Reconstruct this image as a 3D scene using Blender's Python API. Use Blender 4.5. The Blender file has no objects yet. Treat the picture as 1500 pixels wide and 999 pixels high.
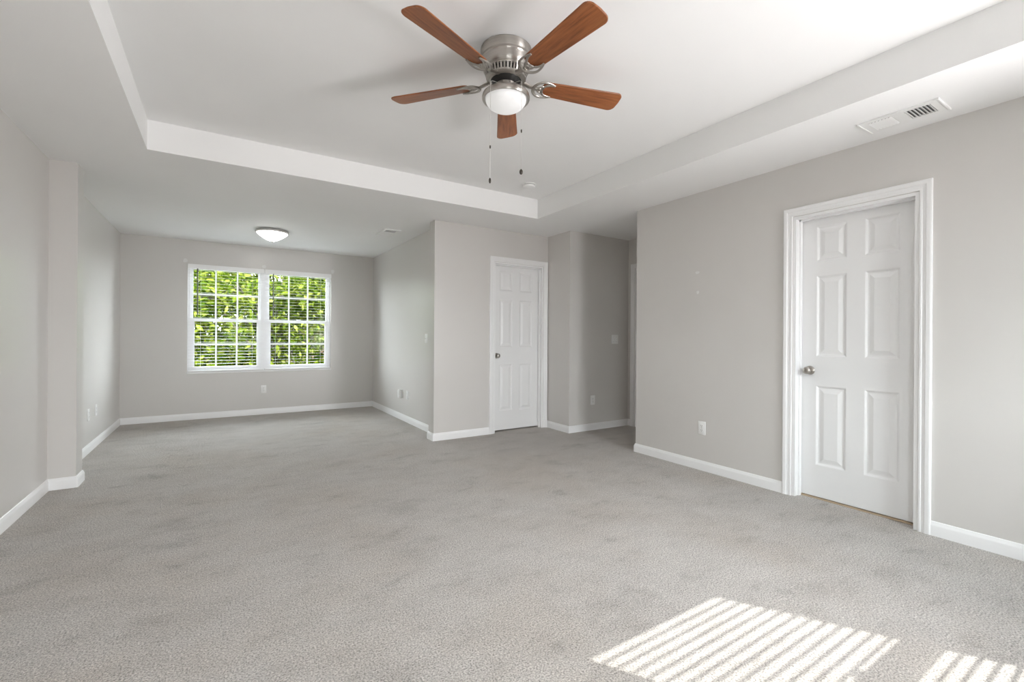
import bpy, bmesh, math, random
import numpy as np
from mathutils import Vector, Matrix
random.seed(7)
C = bpy.context.scene
COL = C.collection
PI = math.pi

# ------------------------------------------------------------------ camera, light, exposure
YAW, ROLL, FPX, HY, CAMH = 0.5679, 0.0069, 670.036, 493.483, 1.1546
cam = bpy.data.cameras.new('camera')
cam.sensor_width = 36.0
cam.lens = 36.0 * FPX / 1500.0
cam.shift_y = -(499.5 - HY) / 1500.0
cam.clip_start, cam.clip_end = 0.02, 1500
camo = bpy.data.objects.new('camera', cam)
COL.objects.link(camo)
camo.matrix_world = (Matrix.Translation((0, 0, CAMH)) @ Matrix.Rotation(-YAW, 4, 'Z')
                     @ Matrix.Rotation(PI / 2, 4, 'X') @ Matrix.Rotation(ROLL, 4, 'Z'))
C.camera = camo

SUN_STRENGTH, SKY_STRENGTH = 8.0, 26.0
REAR_WINDOW_W, REAR_LEFT_FILL_W = 63.0, 7.0
C.view_settings.view_transform = 'Standard'
C.view_settings.look = 'None'
C.view_settings.exposure = 0.22
C.view_settings.gamma = 1.0
C.view_settings.use_curve_mapping = False

world = bpy.data.worlds.new('world')
C.world = world
world.use_nodes = True
bg = world.node_tree.nodes['Background']
# a hazy sky, brighter low down than overhead
_nt = world.node_tree
_tc = _nt.nodes.new('ShaderNodeTexCoord')
_sp = _nt.nodes.new('ShaderNodeSeparateXYZ')
_rp = _nt.nodes.new('ShaderNodeValToRGB')
_nt.links.new(_tc.outputs['Generated'], _sp.inputs[0])
_nt.links.new(_sp.outputs['Z'], _rp.inputs['Fac'])
_rp.color_ramp.elements[0].position, _rp.color_ramp.elements[0].color = 0.45, (0.90, 0.955, 1.0, 1)
_rp.color_ramp.elements[1].position, _rp.color_ramp.elements[1].color = 1.0, (0.20, 0.26, 0.34, 1)
_nt.links.new(_rp.outputs['Color'], bg.inputs['Color'])
bg.inputs['Strength'].default_value = SKY_STRENGTH

def light(name, kind, energy, color, matrix, **kw):
    l = bpy.data.lights.new(name, kind)
    l.energy = energy
    l.color = color
    for k, v in kw.items():
        setattr(l, k, v)
    o = bpy.data.objects.new(name, l)
    COL.objects.link(o)
    o.matrix_world = matrix
    return o

def aim(loc, d):
    return Matrix.Translation(loc) @ Vector(d).to_track_quat('-Z', 'Y').to_matrix().to_4x4()

SUN_DIR = (-0.617, 1.0, -0.957)
light('sun', 'SUN', SUN_STRENGTH, (1.0, 0.975, 0.935), aim((6, -10, 12), SUN_DIR), angle=0.005)
# daylight from the rear window; fill lamp at an added window beside it
light('rear_window_daylight', 'AREA', REAR_WINDOW_W, (1.0, 0.972, 0.985),
      aim((2.80, -0.735, 1.38), (-0.86, 1, 0.27)), shape='RECTANGLE', size=0.80, size_y=1.36, spread=math.radians(130))
light('rear_left_added_fill', 'AREA', REAR_LEFT_FILL_W, (1.0, 0.972, 0.985),
      aim((0.35, -0.735, 1.38), (0.0, 1, 0.75)), shape='RECTANGLE', size=0.80, size_y=1.36, spread=math.radians(150))
# portals guide the sky's light through the windows
for nm, loc, d, sx, sy in (('back_window_portal', (0.545, 7.70, 1.375), (0, -1, 0), 1.84, 1.48),
                           ('rear_left_added_portal', (0.35, -0.92, 1.375), (0, 1, 0), 0.86, 1.48),
                           ('rear_window_portal', (2.80, -0.92, 1.375), (0, 1, 0), 0.86, 1.48)):
    p = light(nm, 'AREA', 1.0, (1, 1, 1), aim(loc, d), shape='RECTANGLE', size=sx, size_y=sy)
    p.data.cycles.is_portal = True

cy = C.cycles
cy.use_denoising = True
cy.max_bounces = 14
cy.diffuse_bounces = 9
cy.transparent_max_bounces = 24
cy.sample_clamp_indirect = 6.0
cy.caustics_reflective = False
cy.caustics_refractive = False

# ------------------------------------------------------------------ materials
def new_mat(name):
    m = bpy.data.materials.new(name)
    m.use_nodes = True
    nt = m.node_tree
    return m, nt, nt.nodes['Principled BSDF'], nt.nodes['Material Output']

def node(nt, kind, **inputs):
    n = nt.nodes.new(kind)
    for k, v in inputs.items():
        n.inputs[k.replace('_', ' ')].default_value = v
    return n

def ramp(nt, src, stops):
    r = nt.nodes.new('ShaderNodeValToRGB')
    e = r.color_ramp.elements
    e[0].position, e[0].color = stops[0][0], (*stops[0][1], 1)
    e[1].position, e[1].color = stops[-1][0], (*stops[-1][1], 1)
    for p, c in stops[1:-1]:
        x = e.new(p)
        x.color = (*c, 1)
    nt.links.new(src, r.inputs['Fac'])
    return r.outputs['Color']

def bump(nt, bsdf, height, strength, dist):
    b = node(nt, 'ShaderNodeBump', Strength=strength, Distance=dist)
    nt.links.new(height, b.inputs['Height'])
    nt.links.new(b.outputs['Normal'], bsdf.inputs['Normal'])

def obj_coords(nt, scale=(1, 1, 1)):
    tc = nt.nodes.new('ShaderNodeTexCoord')
    mp = nt.nodes.new('ShaderNodeMapping')
    mp.inputs['Scale'].default_value = scale
    nt.links.new(tc.outputs['Object'], mp.inputs['Vector'])
    return mp.outputs['Vector']

def noise(nt, vec, scale, detail=2.0, rough=0.5):
    n = node(nt, 'ShaderNodeTexNoise', Scale=scale, Detail=detail, Roughness=rough)
    nt.links.new(vec, n.inputs['Vector'])
    return n.outputs['Fac']

def paint(name, color, rough, spec=0.5, tex=260, strength=0.05, vary=0.015):
    m, nt, b, _ = new_mat(name)
    v = obj_coords(nt)
    col = ramp(nt, noise(nt, v, 1.3, 3), [(0.3, [c * (1 - vary) for c in color]), (0.7, [c * (1 + vary) for c in color])])
    nt.links.new(col, b.inputs['Base Color'])
    b.inputs['Roughness'].default_value = rough
    b.inputs['Specular IOR Level'].default_value = spec
    if strength:
        bump(nt, b, noise(nt, v, tex, 2), strength, 0.002)
    return m

M = {}
M['wall'] = paint('greige_wall_paint', (0.625, 0.606, 0.583), 0.29, 0.65)
M['ceiling'] = paint('white_ceiling_paint', (0.86, 0.86, 0.855), 0.75, 0.3)
M['trim'] = paint('white_trim_paint', (0.84, 0.84, 0.84), 0.32, 0.5, tex=60, strength=0.0)
M['door'] = paint('white_door_paint', (0.80, 0.80, 0.80), 0.38, 0.5, tex=90, strength=0.03)
M['plastic'] = paint('white_plastic', (0.82, 0.82, 0.81), 0.30, 0.5, strength=0.0)
M['vinyl'] = paint('white_vinyl', (0.89, 0.89, 0.90), 0.35, 0.5, strength=0.0)
M['slat'] = paint('white_blind_slat', (0.90, 0.90, 0.90), 0.40, 0.5, strength=0.0)
M['spackle'] = paint('white_spackle', (0.74, 0.735, 0.72), 0.7, 0.3, tex=120, strength=0.2)
M['tan'] = paint('tan_wood_strip', (0.50, 0.39, 0.27), 0.55, 0.4, tex=60, strength=0.1, vary=0.2)

def plain(name, color, rough, metal=0.0):
    m, nt, b, _ = new_mat(name)
    b.inputs['Base Color'].default_value = (*color, 1)
    b.inputs['Roughness'].default_value = rough
    b.inputs['Metallic'].default_value = metal
    return m
M['dark'] = plain('dark_slot', (0.03, 0.03, 0.03), 0.6)
M['duct'] = plain('dark_gap_shade', (0.10, 0.10, 0.10), 0.7)  # dark colour standing for shade inside ducts and gaps
M['dark_metal'] = plain('dark_chain_fob', (0.07, 0.06, 0.05), 0.35, 0.6)
M['motor'] = plain('black_motor_core', (0.015, 0.014, 0.013), 0.45)
M['wand'] = plain('dark_tilt_wand', (0.05, 0.05, 0.045), 0.35)
M['chain'] = plain('pale_chain', (0.80, 0.79, 0.76), 0.3, 0.5)

def nickel():
    m, nt, b, _ = new_mat('brushed_nickel')
    v = obj_coords(nt, (3, 3, 260))
    col = ramp(nt, noise(nt, v, 3, 3), [(0.3, (0.40, 0.375, 0.345)), (0.7, (0.54, 0.51, 0.475))])
    nt.links.new(col, b.inputs['Base Color'])
    b.inputs['Metallic'].default_value = 1.0
    b.inputs['Roughness'].default_value = 0.33
    b.inputs['Anisotropic'].default_value = 0.75
    tg = nt.nodes.new('ShaderNodeTangent')
    tg.direction_type = 'RADIAL'
    tg.axis = 'Z'
    b.inputs['Anisotropic Rotation'].default_value = 0.25
    nt.links.new(tg.outputs[0], b.inputs['Tangent'])
    return m
M['nickel'] = nickel()
M['silver'] = plain('satin_silver', (0.66, 0.65, 0.63), 0.35, 0.35)

def lamp_glass(name, strength, color, base=0.85):
    m, nt, b, _ = new_mat(name)
    b.inputs['Base Color'].default_value = (base, base, base, 1)
    b.inputs['Roughness'].default_value = 0.25
    b.inputs['Emission Color'].default_value = (*color, 1)
    b.inputs['Emission Strength'].default_value = strength
    return m
M['bowl'] = lamp_glass('lit_frosted_bowl', 0.36, (1.0, 0.985, 0.96), 0.5)
M['dome'] = lamp_glass('lit_frosted_dome', 9.0, (1.0, 0.98, 0.94))

def glass():
    m, nt, b, out = new_mat('window_glass')
    nt.nodes.remove(b)
    t = node(nt, 'ShaderNodeBsdfTransparent', Color=(0.96, 0.975, 0.97, 1))
    g = node(nt, 'ShaderNodeBsdfGlossy', Roughness=0.02)
    f = node(nt, 'ShaderNodeFresnel', IOR=1.09)
    mx = nt.nodes.new('ShaderNodeMixShader')
    nt.links.new(f.outputs[0], mx.inputs[0])
    nt.links.new(t.outputs[0], mx.inputs[1])
    nt.links.new(g.outputs[0], mx.inputs[2])
    nt.links.new(mx.outputs[0], out.inputs['Surface'])
    return m
M['glass'] = glass()

def carpet():
    m, nt, b, _ = new_mat('beige_grey_carpet')
    v = obj_coords(nt)
    fine = noise(nt, v, 150, 4, 0.75)
    mid = noise(nt, v, 42, 3, 0.6)
    tracks = noise(nt, obj_coords(nt, (0.8, 1.25, 1)), 2.0, 6, 0.72)
    wear = noise(nt, v, 1.1, 5, 0.6)
    c1 = ramp(nt, fine, [(0.34, (0.15, 0.140, 0.130)), (0.5, (0.50, 0.470, 0.440)), (0.66, (0.78, 0.740, 0.70))])
    c2 = ramp(nt, tracks, [(0.30, (0.80, 0.79, 0.78)), (0.44, (0.97, 0.97, 0.97)), (0.60, (1.02, 1.02, 1.02)), (0.75, (1.06, 1.06, 1.06))])
    c3 = ramp(nt, wear, [(0.33, (0.93, 0.90, 0.865)), (0.55, (1, 1, 1))])
    c5 = ramp(nt, noise(nt, obj_coords(nt, (0.75, 1.2, 1)), 5.2, 5, 0.68), [(0.28, (0.74, 0.73, 0.72)), (0.40, (0.95, 0.948, 0.945)), (0.55, (1.02, 1.02, 1.02))])
    c4 = ramp(nt, mid, [(0.3, (0.93, 0.93, 0.93)), (0.7, (1.06, 1.06, 1.06))])
    def mul(a, c):
        x = nt.nodes.new('ShaderNodeMix')
        x.data_type = 'RGBA'
        x.blend_type = 'MULTIPLY'
        x.inputs['Factor'].default_value = 1.0
        nt.links.new(a, x.inputs['A'])
        nt.links.new(c, x.inputs['B'])
        return x.outputs['Result']
    col = mul(mul(mul(mul(c1, c2), c3), c4), c5)
    nt.links.new(col, b.inputs['Base Color'])
    b.inputs['Roughness'].default_value = 0.95
    b.inputs['Specular IOR Level'].default_value = 0.1
    b.inputs['Sheen Weight'].default_value = 0.15
    add = nt.nodes.new('ShaderNodeMath')
    add.operation = 'ADD'
    nt.links.new(fine, add.inputs[0])
    nt.links.new(mid, add.inputs[1])
    bump(nt, b, add.outputs[0], 0.75, 0.012)
    return m
M['carpet'] = carpet()

def wood():
    m, nt, b, _ = new_mat('walnut_blade')
    v = obj_coords(nt, (2.2, 26, 26))
    n1 = noise(nt, v, 2.6, 5, 0.6)
    v2 = obj_coords(nt, (1.0, 6, 6))
    n2 = noise(nt, v2, 2.2, 3)
    c1 = ramp(nt, n1, [(0.28, (0.11, 0.035, 0.012)), (0.5, (0.245, 0.083, 0.028)), (0.75, (0.36, 0.135, 0.048))])
    c2 = ramp(nt, n2, [(0.3, (0.75, 0.72, 0.70)), (0.7, (1.15, 1.12, 1.1))])
    x = nt.nodes.new('ShaderNodeMix')
    x.data_type = 'RGBA'
    x.blend_type = 'MULTIPLY'
    x.inputs['Factor'].default_value = 1.0
    nt.links.new(c1, x.inputs['A'])
    nt.links.new(c2, x.inputs['B'])
    nt.links.new(x.outputs['Result'], b.inputs['Base Color'])
    b.inputs['Roughness'].default_value = 0.34
    b.inputs['Specular IOR Level'].default_value = 0.5
    return m
M['wood'] = wood()

def leaves(name, stops):
    m, nt, b, out = new_mat(name)
    g = nt.nodes.new('ShaderNodeNewGeometry')
    col = ramp(nt, g.outputs['Random Per Island'], stops)
    d = nt.nodes.new('ShaderNodeBsdfDiffuse')
    t = nt.nodes.new('ShaderNodeBsdfTranslucent')
    nt.nodes.remove(b)
    nt.links.new(col, d.inputs['Color'])
    nt.links.new(col, t.inputs['Color'])
    mx = nt.nodes.new('ShaderNodeMixShader')
    mx.inputs[0].default_value = 0.35
    nt.links.new(d.outputs[0], mx.inputs[1])
    nt.links.new(t.outputs[0], mx.inputs[2])
    nt.links.new(mx.outputs[0], out.inputs['Surface'])
    return m
M['leaf'] = leaves('spring_leaves', [(0.0, (0.012, 0.026, 0.002)), (0.40, (0.045, 0.072, 0.005)), (0.75, (0.10, 0.125, 0.011)), (1.0, (0.19, 0.205, 0.042))])
M['leaf_deep'] = leaves('deep_leaves', [(0.0, (0.005, 0.010, 0.001)), (0.6, (0.016, 0.028, 0.003)), (1.0, (0.045, 0.060, 0.007))])
M['bark'] = paint('grey_bark', (0.035, 0.029, 0.024), 0.9, 0.2, tex=14, strength=0.8, vary=0.35)
M['pale_bark'] = paint('pale_bark', (0.11, 0.092, 0.078), 0.9, 0.2, tex=14, strength=0.8, vary=0.3)
M['ground'] = paint('lawn_ground', (0.022, 0.028, 0.010), 0.95, 0.1, tex=5, strength=0.5, vary=0.4)

M['concrete'] = paint('pale_bounce_concrete', (0.52, 0.51, 0.49), 0.9, 0.2, tex=8, strength=0.2, vary=0.06)  # for the added slab that reflects daylight upwards

def brick():
    m, nt, b, _ = new_mat('salmon_brick')
    v = obj_coords(nt)
    br = nt.nodes.new('ShaderNodeTexBrick')
    br.inputs['Color1'].default_value = (0.115, 0.058, 0.039, 1)
    br.inputs['Color2'].default_value = (0.095, 0.047, 0.032, 1)
    br.inputs['Mortar'].default_value = (0.12, 0.09, 0.07, 1)
    br.inputs['Scale'].default_value = 4.0
    mp = nt.nodes.new('ShaderNodeMapping')
    mp.inputs['Rotation'].default_value = (PI / 2, 0, 0)
    nt.links.new(v, mp.inputs['Vector'])
    nt.links.new(mp.outputs[0], br.inputs['Vector'])
    nt.links.new(br.outputs['Color'], b.inputs['Base Color'])
    b.inputs['Roughness'].default_value = 0.9
    return m
M['brick'] = brick()
M['siding'] = paint('pale_siding', (0.10, 0.088, 0.07), 0.7, 0.3, strength=0.0)
M['shingle'] = paint('brown_shingle', (0.05, 0.035, 0.028), 0.9, 0.2, tex=20, strength=0.5, vary=0.3)
M['dark_glass'] = plain('dark_house_glass', (0.04, 0.05, 0.06), 0.1)

# ------------------------------------------------------------------ mesh helpers
class MB:
    """collects shapes and links them as ONE mesh object"""
    def __init__(self):
        self.v, self.f = [], []

    def add(self, verts, faces, mat=None):
        o = len(self.v)
        if mat is not None:
            verts = [mat @ Vector(p) for p in verts]
        self.v += [tuple(p) for p in verts]
        self.f += [tuple(i + o for i in f) for f in faces]
        return self

    def box(self, x0, x1, y0, y1, z0, z1, mat=None):
        v = [(x, y, z) for x in (x0, x1) for y in (y0, y1) for z in (z0, z1)]
        f = [(0, 1, 3, 2), (4, 6, 7, 5), (0, 4, 5, 1), (2, 3, 7, 6), (0, 2, 6, 4), (1, 5, 7, 3)]
        return self.add(v, f, mat)

    def bevel_box(self, x0, x1, y0, y1, z0, z1, b, seg=2, mat=None):
        bm = bmesh.new()
        bmesh.ops.create_cube(bm, size=1)
        for q in bm.verts:
            q.co = Vector(((x0 + x1) / 2 + q.co.x * (x1 - x0), (y0 + y1) / 2 + q.co.y * (y1 - y0), (z0 + z1) / 2 + q.co.z * (z1 - z0)))
        bmesh.ops.bevel(bm, geom=bm.edges[:], offset=b, segments=seg, profile=0.5, affect='EDGES')
        bm.verts.index_update()
        self.add([q.co.copy() for q in bm.verts], [[q.index for q in f.verts] for f in bm.faces], mat)
        bm.free()
        return self

    def lathe(self, prof, n=48, mat=None, cap=True):
        """prof: list of (r, z), spun about z"""
        v, f, rings = [], [], []
        for r, z in prof:
            if r < 1e-6:
                rings.append([len(v)])
                v.append((0, 0, z))
            else:
                rings.append(list(range(len(v), len(v) + n)))
                v += [(r * math.cos(2 * PI * k / n), r * math.sin(2 * PI * k / n), z) for k in range(n)]
        for a, b in zip(rings, rings[1:]):
            for k in range(n):
                k2 = (k + 1) % n
                if len(a) == 1 and len(b) == 1:
                    continue
                if len(a) == 1:
                    f.append((a[0], b[k], b[k2]))
                elif len(b) == 1:
                    f.append((a[k], b[0], a[k2]))
                else:
                    f.append((a[k], b[k], b[k2], a[k2]))
        if cap:
            for r in (rings[0], rings[-1]):
                if len(r) > 1:
                    f.append(tuple(r))
        return self.add(v, f, mat)

    def tube(self, pts, rad, n=8, flat=1.0, mat=None):
        """round (or z-flattened) tube through pts; rad a number or one per point"""
        pts = [Vector(p) for p in pts]
        if not hasattr(rad, '__len__'):
            rad = [rad] * len(pts)
        v, f = [], []
        up = Vector((0, 0, 1))
        for i, p in enumerate(pts):
            t = (pts[min(i + 1, len(pts) - 1)] - pts[max(i - 1, 0)]).normalized()
            a = t.cross(up)
            if a.length < 1e-3:
                a = t.cross(Vector((0, 1, 0)))
            a.normalize()
            b = a.cross(t).normalized()
            for k in range(n):
                q = 2 * PI * k / n
                v.append(p + a * math.cos(q) * rad[i] + b * math.sin(q) * rad[i] * flat)
        for i in range(len(pts) - 1):
            for k in range(n):
                k2 = (k + 1) % n
                f.append((i * n + k, (i + 1) * n + k, (i + 1) * n + k2, i * n + k2))
        f.append(tuple(range(n)))
        f.append(tuple((len(pts) - 1) * n + k for k in range(n)))
        return self.add(v, f, mat)

    def prism(self, outline, z0, z1, mat=None):
        n = len(outline)
        v = [(x, y, z0) for x, y in outline] + [(x, y, z1) for x, y in outline]
        f = [tuple(range(n)), tuple(range(n, 2 * n))] + [(k, (k + 1) % n, n + (k + 1) % n, n + k) for k in range(n)]
        return self.add(v, f, mat)

    def sweep(self, path, prof, up=Vector((0, 0, 1)), side=1):
        """profile (out, up) swept along a polyline in the plane normal to `up`, mitred; out = side * (dir x up)"""
        path = [Vector(p) for p in path]
        n, v, f = len(prof), [], []
        dirs = [(b - a).normalized() for a, b in zip(path, path[1:])]
        for i, p in enumerate(path):
            d0 = dirs[max(i - 1, 0)]
            d1 = dirs[min(i, len(dirs) - 1)]
            n0 = d0.cross(up) * side
            n1 = d1.cross(up) * side
            m = (n0 + n1)
            m = m / (1 + n0.dot(n1))
            for o, h in prof:
                v.append(p + m * o + up * h)
        for i in range(len(path) - 1):
            for k in range(n):
                k2 = (k + 1) % n
                f.append((i * n + k, i * n + k2, (i + 1) * n + k2, (i + 1) * n + k))
        f.append(tuple(range(n)))
        f.append(tuple((len(path) - 1) * n + k for k in range(n)))
        return self.add(v, f)

    def build(self, name, material, parent=None, smooth=None, loc=None):
        me = bpy.data.meshes.new(name)
        me.from_pydata(self.v, [], self.f)
        bm = bmesh.new()
        bm.from_mesh(me)
        bmesh.ops.recalc_face_normals(bm, faces=bm.faces)
        bm.to_mesh(me)
        bm.free()
        me.materials.append(material)
        if smooth:
            me.polygons.foreach_set('use_smooth', [True] * len(me.polygons))
            me.set_sharp_from_angle(angle=math.radians(smooth))
        me.update()
        o = bpy.data.objects.new(name, me)
        COL.objects.link(o)
        if parent:
            o.parent = parent
        if loc:
            o.location = loc
        return o

def tag(o, label=None, cat=None, group=None, kind=None):
    for k, v in (('label', label), ('category', cat), ('group', group), ('kind', kind)):
        if v:
            o[k] = v
    return o

def empty(name, loc, rot=(0, 0, 0)):
    o = bpy.data.objects.new(name, None)
    o.empty_display_size = 0.1
    COL.objects.link(o)
    o.location = loc
    o.rotation_euler = rot
    return o

def copy_tree(o, parent=None):
    c = o.copy()
    COL.objects.link(c)
    if parent:
        c.parent = parent
    for ch in list(o.children):
        copy_tree(ch, c)
    return c

# ------------------------------------------------------------------ the room's plan (metres; camera at the origin)
T = 0.12
XL, YJ, XJ, YJ2, XS = -1.068, 4.669, -0.910, 4.85, -1.077       # left wall, left pilaster, alcove's left wall
YB, XR = 7.583, 2.1225                                           # alcove's back wall and right wall
XC, YC, YC2 = 1.9886, 4.712, 4.857                               # closet wall
XH, YH, XH2 = 3.548, 4.273, 4.546                                # hall
XW, YK = 3.56, 3.234                                             # right wall and its free end
YR = -0.80                                                       # wall behind the camera
ZC, ZT = 2.44, 2.648                                             # ceiling and tray
XO = XH2 + T
TX0, TX1, TY0, TY1 = -0.435, 2.900, 0.0, 4.046                   # tray recess

def panel_wall(mb, axis, c0, c1, a0, a1, hole=None, z0=0.0, z1=ZC + 0.02):
    """wall slab; axis 'x': faces lie at x=c0,c1 and it runs along y; 'y': the other way; hole=(h0,h1,zlo,zhi)"""
    def b(p0, p1, q0, q1):
        if p1 - p0 < 1e-6 or q1 - q0 < 1e-6:
            return
        if axis == 'x':
            mb.box(c0, c1, p0, p1, q0, q1)
        else:
            mb.box(p0, p1, c0, c1, q0, q1)
    if hole is None:
        b(a0, a1, z0, z1)
    else:
        h0, h1, g0, g1 = hole
        b(a0, h0, z0, z1)
        b(h1, a1, z0, z1)
        b(h0, h1, z0, g0)
        b(h0, h1, g1, z1)
    return mb

def struct(o, label=None):
    o['kind'] = 'structure'
    if label:
        o['label'] = label
    return o

# floor
struct(MB().box(XL - T, XO, YR - T, YB + T, -0.14, 0.0).build('floor', M['carpet']), 'beige grey cut pile carpet covering the whole bedroom floor')

# ceiling with its tray recess
mb = MB()
mb.box(XL - T, TX0, YR - T, YB + T, ZC, ZT + 0.1)
mb.box(TX1, XO, YR - T, YB + T, ZC, ZT + 0.1)
mb.box(TX0, TX1, YR - T, TY0, ZC, ZT + 0.1)
mb.box(TX0, TX1, TY1, YB + T, ZC, ZT + 0.1)
mb.box(TX0 - 0.05, TX1 + 0.05, TY0 - 0.05, TY1 + 0.05, ZT, ZT + 0.16)
struct(mb.build('ceiling', M['ceiling']), 'white ceiling with a raised rectangular tray around the fan')

# window holes
WX0, WX1, WZ0, WZ1 = -0.376, 1.463, 0.634, 2.115
RX0, RX1, RZ0, RZ1 = 2.367, 3.252, 0.634, 2.115
LX0, LX1 = -0.09, 0.79  # opening of the added window, for fill on the left side

mb = MB()
panel_wall(mb, 'x', XL - T, XL, YR - T, YJ)
panel_wall(mb, 'x', XL - T, XJ, YJ, YJ2)
panel_wall(mb, 'x', XL - T, XS, YJ2, YB)
struct(mb.build('wall_left', M['wall']), 'greige left wall with a narrow pilaster where the window alcove begins')
struct(panel_wall(MB(), 'y', YB, YB + T, XL - T, XO, (WX0, WX1, WZ0, WZ1)).build('wall_back', M['wall']), 'greige far wall of the alcove around the double window')

# closet wall, opening 2.75..3.477
D2X0, D2X1, DTOP = 2.752, 3.474, 2.050
mb = MB()
panel_wall(mb, 'y', YC, YC + T, XC, XH, (D2X0, D2X1, -0.01, DTOP))
panel_wall(mb, 'x', XC, XR + T, YC + T, YC2)
panel_wall(mb, 'x', XR, XR + T, YC2, YB)
struct(mb.build('wall_closet', M['wall']), 'greige wall holding the narrow white door and turning into the alcove')

mb = MB()
panel_wall(mb, 'x', XH, XH + T, YH, YC + T)
panel_wall(mb, 'y', YH, YH + T, XH + T, XH2)
D3Y0, D3Y1 = 3.40, 4.155
panel_wall(mb, 'x', XH2, XO, 3.0, YH + T, (D3Y0, D3Y1, -0.01, DTOP))
panel_wall(mb, 'y', 3.0, 3.0 + T, XW + T, XH2)
struct(mb.build('wall_hall', M['wall']), 'shaded greige walls of the short hall beyond the right wall')

D1Y0, D1Y1 = 1.010, 1.730
struct(panel_wall(MB(), 'x', XW, XW + T, YR, YK, (D1Y0, D1Y1, -0.01, DTOP)).build('wall_right', M['wall']), 'greige right wall around the large white six panel door')
mb = panel_wall(MB(), 'y', YR - T, YR, 1.5, XO, (RX0, RX1, RZ0, RZ1))
panel_wall(mb, 'y', YR - T, YR, XL, 1.5, (LX0, LX1, RZ0, RZ1))
struct(mb.build('wall_rear', M['wall']), 'greige wall behind the viewer with one window and a second added for fill light')
mb = MB()
panel_wall(mb, 'x', XO - 0.05, XO + 0.07, YR, 3.0)
panel_wall(mb, 'x', XO - 0.05, XO + 0.07, YH + T, YB)
struct(mb.build('wall_outer', M['wall']))

# ------------------------------------------------------------------ baseboards
BP = [(0, 0), (0.0135, 0), (0.0135, 0.058), (0.0115, 0.066), (0.0075, 0.074), (0.006, 0.081), (0.003, 0.084), (0, 0.084)]
def baseboard(name, path, side):
    mb = MB()
    for p in path:
        mb.sweep([(x, y, 0) for x, y in p], BP, side=side)
    return struct(mb.build(name, M['trim'], smooth=25))
baseboard('baseboard_left', [[(XL, YR), (XL, YJ), (XJ, YJ), (XJ, YJ2), (XS, YJ2), (XS, YB)]], 1)
baseboard('baseboard_back', [[(XS, YB), (XR, YB)]], 1)
baseboard('baseboard_alcove', [[(XR, YB), (XR, YC2), (XC, YC2), (XC, YC), (D2X0 - 0.063, YC)]], 1)
baseboard('baseboard_hall', [[(XH, YC - 0.003), (XH, YH), (XH2, YH), (XH2, D3Y1 + 0.063)]], 1)
baseboard('baseboard_right', [[(XW + T, YK), (XW, YK), (XW, D1Y1 + 0.063)], [(XW, D1Y0 - 0.063), (XW, YR)]], 1)
baseboard('baseboard_rear', [[(XW, YR), (XL, YR)]], 1)

# ------------------------------------------------------------------ doors
CASE = [(0.0, 0.0), (0.0, 0.0095), (0.006, 0.0115), (0.012, 0.0115), (0.015, 0.0085), (0.021, 0.0105), (0.030, 0.0125),
        (0.034, 0.0165), (0.052, 0.0185), (0.0585, 0.0165), (0.0600, 0.012), (0.060, 0.0)]   # (away from the opening, off the wall)

def door_leaf(w, h, cols, rows, t):
    """slab in its own frame: x 0..w, z 0..h, front face at y=0 looking to -y; moulded panels both in cols x rows"""
    mb = MB()
    xs = sorted({0, w, *[c for p in cols for c in p]})
    zs = sorted({0, h, *[c for p in rows for c in p]})
    for x0, x1 in zip(xs, xs[1:]):
        for z0, z1 in zip(zs, zs[1:]):
            if (x0, x1) in cols and (z0, z1) in rows:
                steps = [(0, 0), (0.004, 0.0015), (0.014, 0.009), (0.020, 0.0095), (0.026, 0.009), (0.050, 0.002), (0.053, 0.0015)]
                v, f = [], []
                for d, y in steps:
                    v += [(x0 + d, y, z0 + d), (x1 - d, y, z0 + d), (x1 - d, y, z1 - d), (x0 + d, y, z1 - d)]
                for i in range(len(steps) - 1):
                    for k in range(4):
                        f.append((i * 4 + k, i * 4 + (k + 1) % 4, i * 4 + 4 + (k + 1) % 4, i * 4 + 4 + k))
                e = (len(steps) - 1) * 4
                f.append((e, e + 1, e + 2, e + 3))
                mb.add(v, f)
            else:
                mb.add([(x0, 0, z0), (x1, 0, z0), (x1, 0, z1), (x0, 0, z1)], [(0, 1, 2, 3)])
    mb.add([(0, 0, 0), (w, 0, 0), (w, 0, h), (0, 0, h), (0, t, 0), (w, t, 0), (w, t, h), (0, t, h)],
           [(4, 5, 6, 7), (0, 1, 5, 4), (1, 2, 6, 5), (2, 3, 7, 6), (3, 0, 4, 7)])
    return mb

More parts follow.
